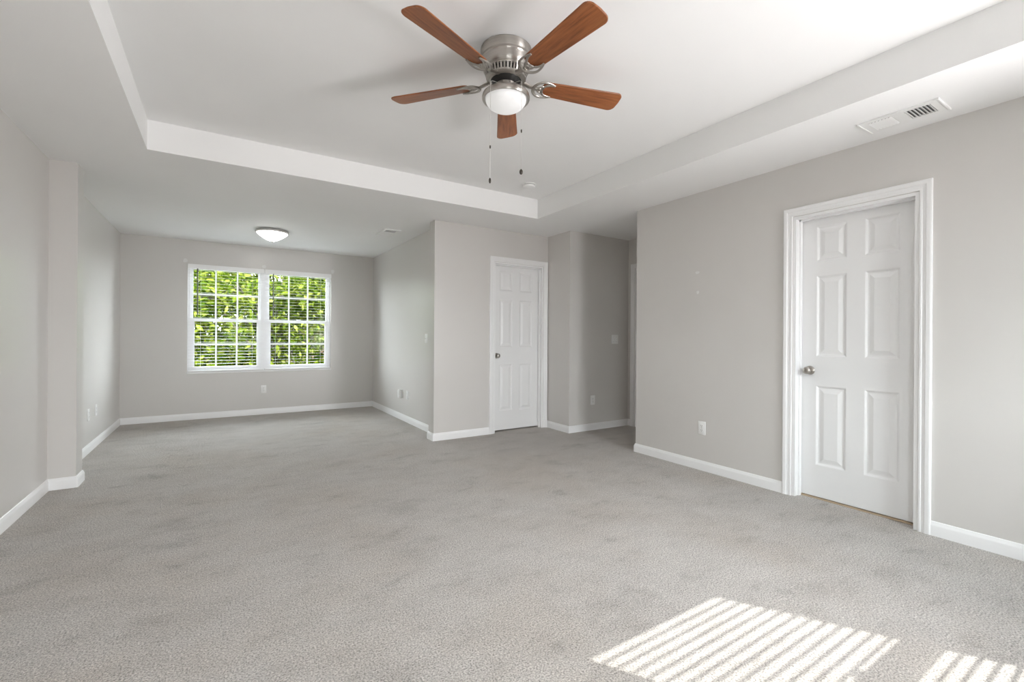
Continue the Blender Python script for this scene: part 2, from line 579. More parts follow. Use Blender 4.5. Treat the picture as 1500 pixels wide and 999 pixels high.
def door(name, loc, rot, w, cols, rows, label, recess, knob_x, knob_z=0.925, strip=False):
    """frame: x along the wall from the opening's left edge, -y into the room, opening width w"""
    root = empty(name, loc, (0, 0, rot))
    struct(root, label)
    H = DTOP
    # casing, mitred round three sides
    mb = MB()
    pts = [(0, 0, 0), (0, 0, H), (w, 0, H), (w, 0, 0)]
    outs = [(-1, 0), (-1, 1), (1, 1), (1, 0)]
    v, f = [], []
    n = len(CASE)
    e = -0.004   # small reveal on the jamb
    for (px, _, pz), (ox, oz) in zip(pts, outs):
        for a, o in CASE:
            v.append((px + ox * (a - e), -o, pz + oz * (a - e)))
    for i in range(3):
        for k in range(n):
            k2 = (k + 1) % n
            f.append((i * n + k, i * n + k2, (i + 1) * n + k2, (i + 1) * n + k))
    f += [tuple(range(n)), tuple(3 * n + k for k in range(n))]
    mb.add(v, f)
    mb.build('casing', M['trim'], root, smooth=20)
    # jamb with stops
    mb = MB()
    j = 0.019
    mb.box(0, j, 0, T, 0, H).box(w - j, w, 0, T, 0, H).box(j, w - j, 0, T, H - j, H)
    st0, st1 = recess - 0.040, recess - 0.009
    mb.box(j, j + 0.010, st0, st1, 0, H - j).box(w - j - 0.010, w - j, st0, st1, 0, H - j).box(j, w - j, st0, st1, H - j - 0.010, H - j)
    mb.build('jamb', M['trim'], root)
    lw = w - 2 * j - 0.006
    leaf = door_leaf(lw, H - j - 0.020, cols, rows, 0.035).build('door_panel', M['door'], root, loc=(j + 0.003, recess, 0.015))
    # knob with rose and latch plate
    kx, kz = knob_x, knob_z - 0.015
    rot90 = Matrix.Translation((kx, 0, kz)) @ Matrix.Rotation(PI / 2, 4, 'X')
    mb = MB()
    mb.lathe([(0.0, 0.0), (0.032, 0.0), (0.033, 0.003), (0.028, 0.008), (0.014, 0.011), (0.012, 0.022), (0.013, 0.030),
              (0.022, 0.036), (0.0265, 0.046), (0.0265, 0.053), (0.022, 0.061), (0.012, 0.065), (0.0, 0.066)], 28, rot90)
    mb.build('knob', M['nickel'], leaf, smooth=40)['label'] = 'round brushed nickel door knob'
    mb = MB().box(-0.004, 0.0005, 0.004, 0.030, kz - 0.028, kz + 0.028)
    mb.build('latch_plate', M['nickel'], leaf)
    # hinges on the far edge
    mb = MB()
    for hz in (0.18, 1.0, 1.82):
        mb.lathe([(0.006, -0.045), (0.006, 0.045)], 10, Matrix.Translation((lw + 0.003, -0.004, hz)))
    mb.build('hinge', M['nickel'], leaf, smooth=40)
    if strip:
        MB().bevel_box(j, w - j, recess - 0.012, T, 0.0, 0.009, 0.003).build('threshold', M['tan'], root)['label'] = 'tan wooden strip under the door'
    return root

ROWS = [(0.228, 0.802), (1.013, 1.598), (1.703, 1.952)]
# right wall's door: local x runs along -y of the room
door('door_1', (XW, D1Y1, 0), -PI / 2, D1Y1 - D1Y0, [(0.098, 0.288), (0.393, 0.583)], ROWS,
     'large white six panel door with round knob in the right wall', 0.085, 0.058, strip=True)
door('door_2', (D2X0, YC, 0), 0, D2X1 - D2X0, [(0.100, 0.290), (0.394, 0.584)], ROWS,
     'white six panel door with round knob beside the hall opening', 0.080, 0.058)
door('door_3', (XH2, D3Y1, 0), -PI / 2, D3Y1 - D3Y0, [(0.105, 0.310), (0.405, 0.610)], ROWS,
     'white door at the end of the shaded hall, mostly hidden', 0.075, 0.058)

# ------------------------------------------------------------------ windows and blinds
def sash(mb, x0, x1, z0, z1, y0, y1, st, bot, top):
    mb.box(x0, x0 + st, y0, y1, z0, z1).box(x1 - st, x1, y0, y1, z0, z1)
    mb.box(x0 + st, x1 - st, y0, y1, z0, z0 + bot).box(x0 + st, x1 - st, y0, y1, z1 - top, z1)
    return (x0 + st, x1 - st, z0 + bot, z1 - top)

def window_unit(root, x0, x1, z0, z1, zm, yi, sgn, grid):
    """double-hung unit; yi its room-side plane, sgn the way outdoors"""
    def yy(a, b):
        return (yi + a * sgn, yi + b * sgn) if sgn > 0 else (yi + b * sgn, yi + a * sgn)
    fr = MB()
    a, b = yy(0, 0.075)
    g = sash(fr, x0, x1, z0, z1, a, b, 0.034, 0.030, 0.034)
    fr.build('window_frame', M['vinyl'], root)
    up, lo = MB(), MB()
    ya = yy(0.040, 0.068)
    yb = yy(0.006, 0.036)
    gu = sash(up, g[0], g[1], zm - 0.014, g[3], *ya, 0.026, 0.036, 0.024)
    gl = sash(lo, g[0], g[1], g[2], zm + 0.024, *yb, 0.044, 0.050, 0.044)
    up.build('upper_sash', M['vinyl'], root)
    so = lo.build('lower_sash', M['vinyl'], root)
    for nm, q, yc in (('upper', gu, yi + 0.054 * sgn), ('lower', gl, yi + 0.021 * sgn)):
        MB().box(q[0], q[1], yc - 0.003, yc + 0.003, q[2], q[3]).build('pane', M['glass'], root)
        if grid:
            m = MB()
            for k in (1, 2):
                xx = q[0] + (q[1] - q[0]) * k / 3
                m.box(xx - 0.0095, xx + 0.0095, yc - 0.006, yc + 0.006, q[2], q[3])
            zz = (q[2] + q[3]) / 2
            m.box(q[0], q[1], yc - 0.0061, yc + 0.0061, zz - 0.0095, zz + 0.0095)
            m.build('muntin', M['vinyl'], root)
    # sash lock
    lk = MB().bevel_box((x0 + x1) / 2 - 0.03, (x0 + x1) / 2 + 0.03, *yy(0.004, 0.03), zm + 0.024, zm + 0.036, 0.003)
    lk.build('sash_lock', M['vinyl'], so)

WM = 0.540      # where the two units meet
w1 = struct(empty('window_1', (0, 0, 0)), 'white double window with grids in the far alcove wall, trees outside')
window_unit(w1, WX0, WM - 0.012, WZ0, WZ1, 1.358, YB + 0.045, 1, True)
window_unit(w1, WM + 0.012, WX1, WZ0, WZ1, 1.358, YB + 0.045, 1, True)
MB().box(WM - 0.045, WM + 0.045, YB + 0.040, YB + 0.044, WZ0, WZ1).box(WM - 0.012, WM + 0.012, YB + 0.045, YB + 0.115, WZ0, WZ1).build('mullion', M['vinyl'], w1)
MB().bevel_box(WX0 - 0.004, WX1 + 0.004, YB - 0.012, YB + 0.044, WZ0 - 0.012, WZ0 + 0.012, 0.004).build('window_sill', M['trim'], w1)
for nm, q0, q1, lab in (('window_2', RX0, RX1, 'right-hand white window in the wall behind the viewer'), ('window_added', LX0, LX1, 'unseen left-hand white window behind the viewer, added for fill light')):  # the left-hand window is added to bring fill light
    w2 = struct(empty(nm, (0, 0, 0)), lab)
    window_unit(w2, q0, q1, RZ0, RZ1, 1.440, YR - 0.045, -1, False)
    MB().bevel_box(q0 - 0.02, q1 + 0.02, YR - 0.044, YR + 0.015, RZ0 - 0.012, RZ0 + 0.012, 0.004).build('window_sill', M['trim'], w2)

def blind(name, x0, x1, z0, z1, yc, label, tilt, pitch, face, wand_x=None, wand_len=0.63, sw=0.025, th=0.0009):
    """yc: plane of the slats' centres; face = -1 when the room lies towards -y"""
    root = tag(empty(name, ((x0 + x1) / 2, yc, z1)), label, 'window blind')
    def part(mb, nm, mat, **k):
        mb.v = [(x - (x0 + x1) / 2, y - yc, z - z1) for x, y, z in mb.v]
        return mb.build(nm, mat, root, **k)
    part(MB().bevel_box(x0, x1, yc - 0.026, yc + 0.026, z1 - 0.050, z1, 0.003), 'head_rail', M['slat'])
    part(MB().bevel_box(x0 - 0.001, x1 + 0.001, yc + face * 0.036 - 0.004, yc + face * 0.036 + 0.004, z1 - 0.062, z1, 0.003), 'valance', M['slat'])
    part(MB().bevel_box(x0 + 0.004, x1 - 0.004, yc - 0.025, yc + 0.025, z0, z0 + 0.018, 0.004), 'bottom_rail', M['slat'])
    mb = MB()
    z = z1 - 0.082
    while z > z0 + 0.032:
        R = Matrix.Translation((0, yc, z)) @ Matrix.Rotation(tilt, 4, 'X')
        v, f = [], []
        for i in range(5):
            s = -sw + sw / 2 * i
            c = 0.0008 * (1 - (s / sw) ** 2)
            v += [(x0 + 0.005, s, c - th), (x0 + 0.005, s, c + th), (x1 - 0.005, s, c + th), (x1 - 0.005, s, c - th)]
        for i in range(4):
            for k in range(4):
                f.append((i * 4 + k, i * 4 + (k + 1) % 4, i * 4 + 4 + (k + 1) % 4, i * 4 + 4 + k))
        f += [(0, 1, 2, 3), (16, 17, 18, 19)]
        mb.add(v, f, R)
        z -= pitch
    part(mb, 'slats', M['slat'], smooth=30)
    mb = MB()
    for fx in (0.16, 0.84):
        xx = x0 + (x1 - x0) * fx
        for s in (-sw - 0.001, sw + 0.001):
            mb.box(xx - 0.0004, xx + 0.0004, yc + s - 0.0004, yc + s + 0.0004, z0 + 0.01, z1 - 0.05)
    part(mb, 'ladder_cord', M['slat'])
    if wand_x:
        mb = MB()
        mb.tube([(wand_x, yc + face * 0.040, z1 - 0.058), (wand_x + 0.001, yc + face * 0.040, z1 - 0.06 - wand_len)], 0.0075, 8)
        part(mb, 'tilt_wand', M['wand'], smooth=50)['label'] = 'dark tilt wand'
    return root
blind('window_blind', WX0 + 0.004, WM - 0.004, WZ0 + 0.014, WZ1 - 0.002, YB + 0.004, 'open white slatted blind on the left half of the far window', math.radians(1.5), 0.0425, -1, -0.263, sw=0.0135, th=0.0004)
blind('window_blind', WM + 0.004, WX1 - 0.004, WZ0 + 0.014, WZ1 - 0.002, YB + 0.004, 'open white slatted blind on the right half of the far window', math.radians(-2.0), 0.0425, -1, 0.654, sw=0.0125, th=0.0004)
blind('window_blind', RX0 + 0.004, RX1 - 0.004, RZ0 + 0.014, RZ1 - 0.002, YR, 'white slatted blind tilted open at the right-hand window behind the viewer', math.radians(-33), 0.0425, 1)
blind('window_blind', LX0 + 0.004, LX1 - 0.004, RZ0 + 0.014, RZ1 - 0.002, YR, 'white slatted blind tilted open at the added left-hand window behind the viewer', math.radians(-33), 0.0425, 1)

# ------------------------------------------------------------------ ceiling fan with light
FX, FY = 1.248, 2.031
fan = tag(empty('ceiling_fan', (FX, FY, ZT)), 'five blade walnut ceiling fan with brushed nickel motor and lit bowl', 'ceiling fan')
RB = 0.661
mb = MB()
mb.lathe([(0.0, 0.0), (0.128, 0.0), (0.132, -0.004), (0.132, -0.040), (0.1295, -0.044), (0.1295, -0.049), (0.131, -0.052), (0.131, -0.058),
          (0.128, -0.062), (0.127, -0.066), (0.125, -0.092), (0.120, -0.108), (0.110, -0.116), (0.0, -0.116)], 64)
mb.build('motor_housing', M['nickel'], fan, smooth=35)
# slotted flywheel ring under the housing
mb = MB()
ns = 40
for k in range(ns):
    a0 = 2 * PI * (k - 0.27) / ns
    a1 = 2 * PI * (k + 0.27) / ns
    for (r0, z0), (r1, z1) in (((0.112, -0.119), (0.103, -0.150)),):
        v = []
        for a in (a0, a1):
            for r, z in ((r0, z0), (r0 - 0.006, z0), (r1 - 0.006, z1), (r1, z1)):
                v.append((r * math.cos(a), r * math.sin(a), z))
        mb.add(v, [(0, 1, 2, 3), (4, 5, 6, 7), (0, 1, 5, 4), (1, 2, 6, 5), (2, 3, 7, 6), (3, 0, 4, 7)])
mb.lathe([(0.100, -0.112), (0.113, -0.112), (0.1145, -0.117), (0.1125, -0.122), (0.102, -0.122), (0.100, -0.112)], 64, cap=False)
mb.lathe([(0.092, -0.148), (0.1045, -0.148), (0.103, -0.154), (0.094, -0.161), (0.080, -0.164), (0.080, -0.160), (0.092, -0.148)], 64, cap=False)
mb.build('vent_ring', M['nickel'], fan, smooth=35)
mb = MB().lathe([(0.0, -0.114), (0.098, -0.114), (0.092, -0.148), (0.080, -0.156), (0.060, -0.180), (0.050, -0.184), (0.0, -0.184)], 40)
mb.build('motor_core', M['motor'], fan, smooth=35)
# light kit: fitter, rim and bowl
mb = MB().lathe([(0.0, -0.172), (0.052, -0.172), (0.054, -0.178), (0.054, -0.204), (0.058, -0.209), (0.085, -0.216), (0.110, -0.226), (0.121, -0.235),
                 (0.1240, -0.245), (0.1240, -0.257), (0.121, -0.262), (0.114, -0.262), (0.109, -0.257), (0.107, -0.250), (0.0, -0.246)], 64)
mb.build('light_fitter', M['nickel'], fan, smooth=35)
prof = [(0.1065, -0.252)] + [(0.1065 * math.cos(t), -0.258 - 0.062 * math.sin(t)) for t in [PI / 2 * i / 12 for i in range(13)]]
prof[-1] = (0.0, -0.320)
MB().lathe(prof, 48, cap=False).build('light_bowl', M['bowl'], fan, smooth=50)['label'] = 'lit white frosted glass bowl'

def blade_outline():
    """x outwards 0..L, y across"""
    r0, r1, w0, w1 = 0.200, RB, 0.050, 0.068
    pts = []
    def arc(cx, cy, r, a0, a1, n=7):
        return [(cx + r * math.cos(a0 + (a1 - a0) * i / n), cy + r * math.sin(a0 + (a1 - a0) * i / n)) for i in range(n + 1)]
    c = 0.036
    pts += arc(r1 - c, -w1 + c, c, -PI / 2, -0.10)
    pts += [(r1 + 0.003, 0.0)]
    pts += arc(r1 - c, w1 - c, c, 0.10, PI / 2)
    c = 0.028
    pts += arc(r0 + c, w0 - c, c, PI / 2, PI)
    pts += arc(r0 + c, -w0 + c, c, PI, 1.5 * PI)
    return pts

BZ = -0.165     # blade height under the tray ceiling
bo = blade_outline()
def iron():
    """ornate blade bracket in the blade's frame: arm, two curled horns and a small medallion"""
    mb = MB()
    def bez(p0, p1, p2, p3, n=12):
        return [tuple(((1 - t) ** 3) * a + 3 * t * (1 - t) ** 2 * b + 3 * t * t * (1 - t) * c + t ** 3 * d for a, b, c, d in zip(p0, p1, p2, p3)) for t in [i / n for i in range(n + 1)]]
    zb = -0.009
    mb.tube(bez((0.070, 0, 0.012), (0.10, 0, 0.010), (0.12, 0, -0.004), (0.170, 0, zb)), [0.020 - 0.0007 * i for i in range(13)], 10, 0.45)
    for s in (1, -1):
        mb.tube(bez((0.150, 0.004 * s, zb), (0.165, 0.060 * s, zb), (0.205, 0.062 * s, zb), (0.262, 0.041 * s, zb)), [0.0098 - 0.0004 * i for i in range(13)], 8, 0.6)
        mb.tube(bez((0.262, 0.041 * s, zb), (0.228, 0.044 * s, zb), (0.212, 0.030 * s, zb), (0.196, 0.014 * s, zb)), [0.0064] * 13, 8, 0.6)
        mb.tube(bez((0.172, 0.002 * s, zb), (0.190, 0.030 * s, zb), (0.214, 0.026 * s, zb), (0.200, 0.004 * s, zb)), [0.0064] * 13, 8, 0.6)
        mb.lathe([(0, -0.004), (0.005, -0.003), (0.006, 0.0), (0.006, 0.004)], 12, Matrix.Translation((0.214, 0.030 * s, zb)))
    mb.lathe([(0, -0.006), (0.009, -0.004), (0.012, 0.0), (0.012, 0.005)], 16, Matrix.Translation((0.186, 0, zb)))
    return mb
first = None
PH = 4.774
for k in range(5):
    if first is None:
        n = len(bo)
        mb = MB()
        ins = [(x + (0.006 if x < 0.3 else -0.004) * (1 if abs(y) < 0.02 else 0.5), y * 0.955) for x, y in bo]
        v = [(x, y, -0.0035) for x, y in ins] + [(x, y, -0.001) for x, y in bo] + [(x, y, 0.0020) for x, y in bo] + [(x, y, 0.0035) for x, y in ins]
        f = [tuple(range(n)), tuple(range(3 * n, 4 * n))]
        for L in range(3):
            f += [(L * n + i, L * n + (i + 1) % n, (L + 1) * n + (i + 1) % n, (L + 1) * n + i) for i in range(n)]
        mb.add(v, f)
        b = mb.build('blade', M['wood'], fan, smooth=30)
        br = iron().build('blade_bracket', M['nickel'], b, smooth=50)
        br['label'] = 'curled brushed nickel bracket'
        first = b
    else:
        b = copy_tree(first, fan)
    b.rotation_euler = (Matrix.Rotation(PH + k * 2 * PI / 5, 4, 'Z') @ Matrix.Rotation(math.radians(-12), 4, 'X')).to_euler()
    b.location = (0, 0, BZ)

# pull chains hang over the rim on the camera's side
def rightv(a, b):
    """offset a to the viewer's right, b towards the viewer"""
    c, s = math.cos(YAW), math.sin(YAW)
    return Vector((a * c - b * s, -a * s - b * c, 0))
for off, near, zend, zmid, fat in ((-0.075, 0.105, 1.945, 2.10, False), (0.080, 0.105, 1.990, 2.18, True)):
    p = rightv(off, near)
    q = p.normalized() * 0.052
    mb = MB()
    top = -0.196
    pts = [q + Vector((0, 0, top)), p * 0.85 + Vector((0, 0, -0.210)), p * 0.985 + Vector((0, 0, -0.219)), p + Vector((0, 0, -0.240)), p + Vector((0, 0, zend - ZT))]
    mb.tube(pts, 0.0011, 6)
    L = -0.245
    while L > zend - ZT:
        mb.lathe([(0, 0.0019), (0.0017, 0.0008), (0.0017, -0.0008), (0, -0.0019)], 6, Matrix.Translation(p + Vector((0, 0, L))))
        L -= 0.0065
    ch = mb.build('pull_chain', M['chain'], fan, smooth=50)
    mb = MB().lathe([(0, 0.009), (0.0032, 0.007), (0.0038, 0), (0.0032, -0.007), (0, -0.009)], 12, Matrix.Translation(p + Vector((0, 0, zmid - ZT))))
    mb.build('chain_connector', M['dark_metal'], ch, smooth=50)
    w = 0.0085 if fat else 0.0060
    mb = MB().lathe([(0, 0.014), (0.003, 0.012), (w, 0.004), (w, -0.006), (w * 0.6, -0.013), (0, -0.015)], 16, Matrix.Translation(p + Vector((0, 0, zend - ZT - 0.012))))
    fb = mb.build('chain_fob', M['dark_metal'], ch, smooth=50)
    fb['label'] = 'small dark fob'

# ------------------------------------------------------------------ dome light of the alcove
dl = tag(empty('ceiling_light', (0.534, 6.334, ZC)), 'lit white glass dome light with nickel rim on the alcove ceiling', 'ceiling light')
MB().lathe([(0, 0), (0.150, 0), (0.178, -0.010), (0.186, -0.020), (0.186, -0.030), (0.180, -0.036), (0.172, -0.036), (0.168, -0.030), (0, -0.028)], 56).build('rim', M['silver'], dl, smooth=35)
prof = [(0.171, -0.030), (0.168, -0.038), (0.155, -0.052), (0.135, -0.068), (0.112, -0.084), (0.088, -0.099), (0.064, -0.112), (0.042, -0.122), (0.022, -0.129), (0.0, -0.132)]
MB().lathe(prof, 56, cap=False).build('glass_dome', M['dome'], dl, smooth=50)
MB().lathe([(0, -0.128), (0.011, -0.130), (0.013, -0.135), (0.007, -0.141), (0.007, -0.146), (0, -0.151)], 20).build('finial', M['nickel'], dl, smooth=50)

# ------------------------------------------------------------------ smoke detector
sd = tag(empty('smoke_detector', (2.540, 3.690, ZT)), 'round white smoke detector on the tray ceiling near its far corner', 'smoke detector')
MB().lathe([(0, 0), (0.066, 0), (0.066, -0.008), (0, -0.008)], 40).build('base_plate', M['plastic'], sd, smooth=35)
MB().lathe([(0, -0.012), (0.060, -0.012), (0.062, -0.020), (0.058, -0.030), (0.045, -0.036), (0.024, -0.037), (0.022, -0.040), (0.0, -0.041)], 40).build('cover', M['plastic'], sd, smooth=35)
MB().lathe([(0, -0.0075), (0.055, -0.0075), (0.055, -0.0125), (0, -0.0125)], 40).build('vent_gap', M['duct'], sd)

# ------------------------------------------------------------------ ceiling vents: two banks of louvres turned opposite ways
def vent(loc, lx, ly, label, banks, nl, rot=0.0):
    root = tag(empty('ceiling_vent', loc, (0, 0, rot)), label, 'ceiling vent')
    hx, hy = lx / 2, ly / 2
    fr = MB()
    gap = ly * 0.10
    bx = hx * 0.66
    b = [(-hy + ly * 0.11, -gap * 0.75), (gap * 0.75, hy - ly * 0.11)]
    zf = -0.008
    fr.box(-hx, -bx, -hy, hy, zf, 0).box(bx, hx, -hy, hy, zf, 0)
    fr.box(-bx, bx, -hy, b[0][0], zf, 0).box(-bx, bx, b[0][1], b[1][0], zf, 0).box(-bx, bx, b[1][1], hy, zf, 0)
    # raised lips at both ends
    fr.bevel_box(-hx - 0.002, hx + 0.002, -hy - 0.006, -hy + 0.006, -0.012, 0, 0.003).bevel_box(-hx - 0.002, hx + 0.002, hy - 0.006, hy + 0.006, -0.012, 0, 0.003)
    fr.build('frame', M['plastic'], root)
    for (y0, y1), s in zip(b, banks):
        MB().box(-bx, bx, y0, y1, -0.0008, -0.0002).build('duct_shade_sheet', M['duct'], root)  # thin dark sheet in place of the shade inside the duct
        m = MB()
        for i in range(nl):
            yc = y0 + (y1 - y0) * (i + 0.5) / nl
            R = Matrix.Translation((0, yc, -0.006 if s > 0 else -0.0085)) @ Matrix.Rotation(s * math.radians(30), 4, 'X')
            w = (y1 - y0) / nl * 0.40
            m.box(-bx, bx, -w, w, -0.0007, 0.0007, R)
        m.build('louvres', M['plastic'], root)
    return root
vent((3.302, 1.017, ZC), 0.205, 0.362, 'white two bank air register in the lowered ceiling by the right wall', (1, -1), 7)
vent((1.745, 5.600, ZC), 0.200, 0.360, 'white two bank air register in the alcove ceiling near its right wall', (1, -1), 7)

# ------------------------------------------------------------------ outlets and switches (frame: plate faces local -y)
def wall_plate(loc, rot, label, kind, w=0.072, h=0.116, gang=1):
    nm = 'wall_outlet' if kind == 'outlet' else 'light_switch'
    root = tag(empty(nm, loc, (0, 0, rot)), label, 'wall outlet' if kind == 'outlet' else 'light switch')
    MB().bevel_box(-w / 2, w / 2, -0.006, 0, -h / 2, h / 2, 0.0028).build('face_plate', M['plastic'], root, smooth=40)
    if kind == 'outlet':
        for s in (1, -1):
            r = MB()
            o = [(0.0165 * math.cos(t), max(-0.0135, min(0.0135, 0.0175 * math.sin(t)))) for t in [2 * PI * i / 28 for i in range(28)]]
            r.prism(o, 0, 0.0022, Matrix.Translation((0, -0.0055, 0.0195 * s)) @ Matrix.Rotation(PI / 2, 4, 'X'))
            ro = r.build('receptacle', M['plastic'], root)
            sl = MB()
            for sx, hh in ((-0.0063, 0.0085), (0.0063, 0.007)):
                sl.box(sx - 0.0011, sx + 0.0011, -0.0081, -0.0076, 0.0195 * s + 0.002 - hh / 2 + 0.001, 0.0195 * s + 0.002 + hh / 2 + 0.001)
            sl.lathe([(0, 0), (0.0024, 0), (0.0024, 0.0004), (0, 0.0004)], 12, Matrix.Translation((0, -0.0077, 0.0195 * s - 0.0075)) @ Matrix.Rotation(PI / 2, 4, 'X'))
            sl.build('slot', M['dark'], ro)
        MB().lathe([(0, 0), (0.003, 0), (0.003, 0.001), (0, 0.0014)], 12, Matrix.Translation((0, -0.006, 0)) @ Matrix.Rotation(PI / 2, 4, 'X')).build('screw', M['nickel'], root)
    else:
        for g in range(gang):
            cx = (g - (gang - 1) / 2) * 0.046
            MB().box(cx - 0.006, cx + 0.006, -0.0068, -0.0058, -0.0125, 0.0125).build('toggle_slot', M['slat'], root)
            MB().bevel_box(cx - 0.0045, cx + 0.0045, -0.018, -0.005, -0.004, 0.0075, 0.0015, mat=Matrix.Rotation(0.35, 4, 'X')).build('toggle', M['plastic'], root)
            for z in (0.030, -0.030):
                MB().lathe([(0, 0), (0.003, 0), (0.003, 0.001), (0, 0.0014)], 12, Matrix.Translation((cx, -0.006, z)) @ Matrix.Rotation(PI / 2, 4, 'X')).build('screw', M['nickel'], root)
    return root
R_, L_ = -PI / 2, PI / 2     # plates on walls facing -x / +x
wall_plate((XW, 2.477, 0.369), R_, 'white outlet on the right wall between the large door and the hall', 'outlet')
wall_plate((0.538, YB, 0.366), 0, 'white outlet on the far wall under the window', 'outlet')
wall_plate((XR, 5.925, 0.362), R_, 'white outlet on the alcove right wall, nearer the corner than the plugged-in box', 'outlet')
wall_plate((XR, 6.150, 0.362), R_, 'white outlet behind the plugged-in box on the alcove right wall', 'outlet')
wall_plate((3.926, YH, 0.373), 0, 'white outlet low on the shaded hall wall', 'outlet')
wall_plate((XS, 5.957, 0.367), L_, 'white outlet on the alcove left wall, the one nearer the pilaster', 'outlet')
wall_plate((XS, 6.274, 0.372), L_, 'white outlet on the alcove left wall, the one nearer the far corner', 'outlet')
wall_plate((XR, 5.270, 1.128), R_, 'white single light switch at the front end of the alcove right wall', 'switch')
wall_plate((4.302, YH, 1.133), 0, 'white double light switch on the shaded hall wall', 'switch', w=0.116, gang=2)
# the plugged-in box
pb = tag(empty('plug_in_box', (XR - 0.0065, 6.150, 0.362), (0, 0, R_)), 'small white box plugged into the alcove right wall outlet', 'plug-in device')
MB().bevel_box(-0.034, 0.034, -0.044, -0.002, -0.060, 0.056, 0.010, 3).build('body', M['plastic'], pb, smooth=40)
MB().bevel_box(-0.024, 0.024, -0.047, -0.042, -0.020, 0.044, 0.003, 2).build('front_cover', M['plastic'], pb, smooth=40)

# spackle spots left by removed brackets and hooks
def spot(loc, axis, r, sx, label, group=None):
    mb = MB()
    n = 18
    o = [(r * sx * (1 + 0.18 * math.sin(3 * t + loc[0] * 9) + 0.08 * math.sin(5 * t)) * math.cos(t), r * (1 + 0.15 * math.sin(2 * t + 1)) * math.sin(t)) for t in [2 * PI * i / n for i in range(n)]]
    rot = Matrix.Rotation(PI / 2, 4, 'X')
    if axis == 'x':
        rot = Matrix.Rotation(-PI / 2, 4, 'Z') @ rot
    mb.prism(o, 0.0, 0.0015, rot)
    return tag(mb.build('spackle_spot', M['spackle'], loc=loc), label, 'wall patch', group)
spot((-0.402, YB, 2.158), 'y', 0.030, 0.8, 'pale spackle spot above the left corner of the far window')
spot((0.536, YB, 2.155), 'y', 0.026, 1.0, 'pale spackle spot above the middle of the far window')
spot((1.484, YB, 2.160), 'y', 0.034, 0.7, 'pale spackle spot above the right corner of the far window')
spot((XW, 2.535, 1.735), 'x', 0.013, 1.5, 'upper small pale spackle spot on the right wall above its outlet')
spot((XW, 2.53, 1.560), 'x', 0.016, 0.7, 'lower small pale spackle spot on the right wall above its outlet')

# ------------------------------------------------------------------ outdoors: ground, house, trees
GZ = -3.3
struct(MB().box(-400, 400, -100, 900, GZ - 0.5, GZ).build('yard', M['ground']), 'green yard one storey below the window')

struct(MB().box(-14, 16, YB + T + 0.05, 12.2, GZ - 0.1, GZ + 0.03).build('bounce_slab', M['concrete']), 'unseen pale concrete slab added to bounce daylight up into the far window')  # out of view, added as a reflector to lift the alcove ceiling

hb = tag(empty('house', (9.0, 38.0, GZ)), 'salmon brick house glimpsed through leaves beyond the right half of the far window', 'house')
MB().box(-5.2, 6.0, 0, 8, 0, 4.2).build('brick_wall', M['brick'], hb)
mb = MB()
mb.add([(-5.2, 0, 4.2), (1.2, 0, 4.2), (-2.0, 0, 7.2), (-5.2, 8, 4.2), (1.2, 8, 4.2), (-2.0, 8, 7.2)], [(0, 1, 2), (3, 5, 4), (0, 2, 5, 3), (1, 4, 5, 2), (0, 3, 4, 1)])
mb.build('gable', M['siding'], hb)
mb = MB()
mb.add([(-5.7, -0.4, 4.0), (-2.0, -0.4, 7.45), (-2.0, 8.4, 7.45), (-5.7, 8.4, 4.0), (-5.7, -0.4, 3.8), (-2.0, -0.4, 7.25), (-2.0, 8.4, 7.25), (-5.7, 8.4, 3.8)],
       [(0, 1, 2, 3), (4, 5, 6, 7), (0, 1, 5, 4), (3, 2, 6, 7), (0, 3, 7, 4)])
mb.add([(1.7, -0.4, 4.0), (-2.0, -0.4, 7.45), (-2.0, 8.4, 7.45), (1.7, 8.4, 4.0), (1.7, -0.4, 3.8), (-2.0, -0.4, 7.25), (-2.0, 8.4, 7.25), (1.7, 8.4, 3.8)],
       [(0, 1, 2, 3), (4, 5, 6, 7), (0, 1, 5, 4), (3, 2, 6, 7), (0, 3, 7, 4)])
mb.add([(1.2, -0.3, 4.2), (6.4, -0.3, 4.2), (6.4, 4, 6.2), (1.2, 4, 6.2), (1.2, 8.3, 4.2), (6.4, 8.3, 4.2)], [(0, 1, 2, 3), (3, 2, 5, 4), (0, 3, 4), (1, 5, 2), (0, 1, 5, 4)])
mb.build('roof', M['shingle'], hb)
for hx in (-3.4, 0.0, 3.4):
    wf = MB().box(hx - 0.6, hx + 0.6, -0.05, 0.02, 1.0, 2.6).build('window', M['trim'], hb)
    MB().box(hx - 0.52, hx + 0.52, -0.07, -0.051, 1.08, 2.52).build('pane', M['dark_glass'], wf)

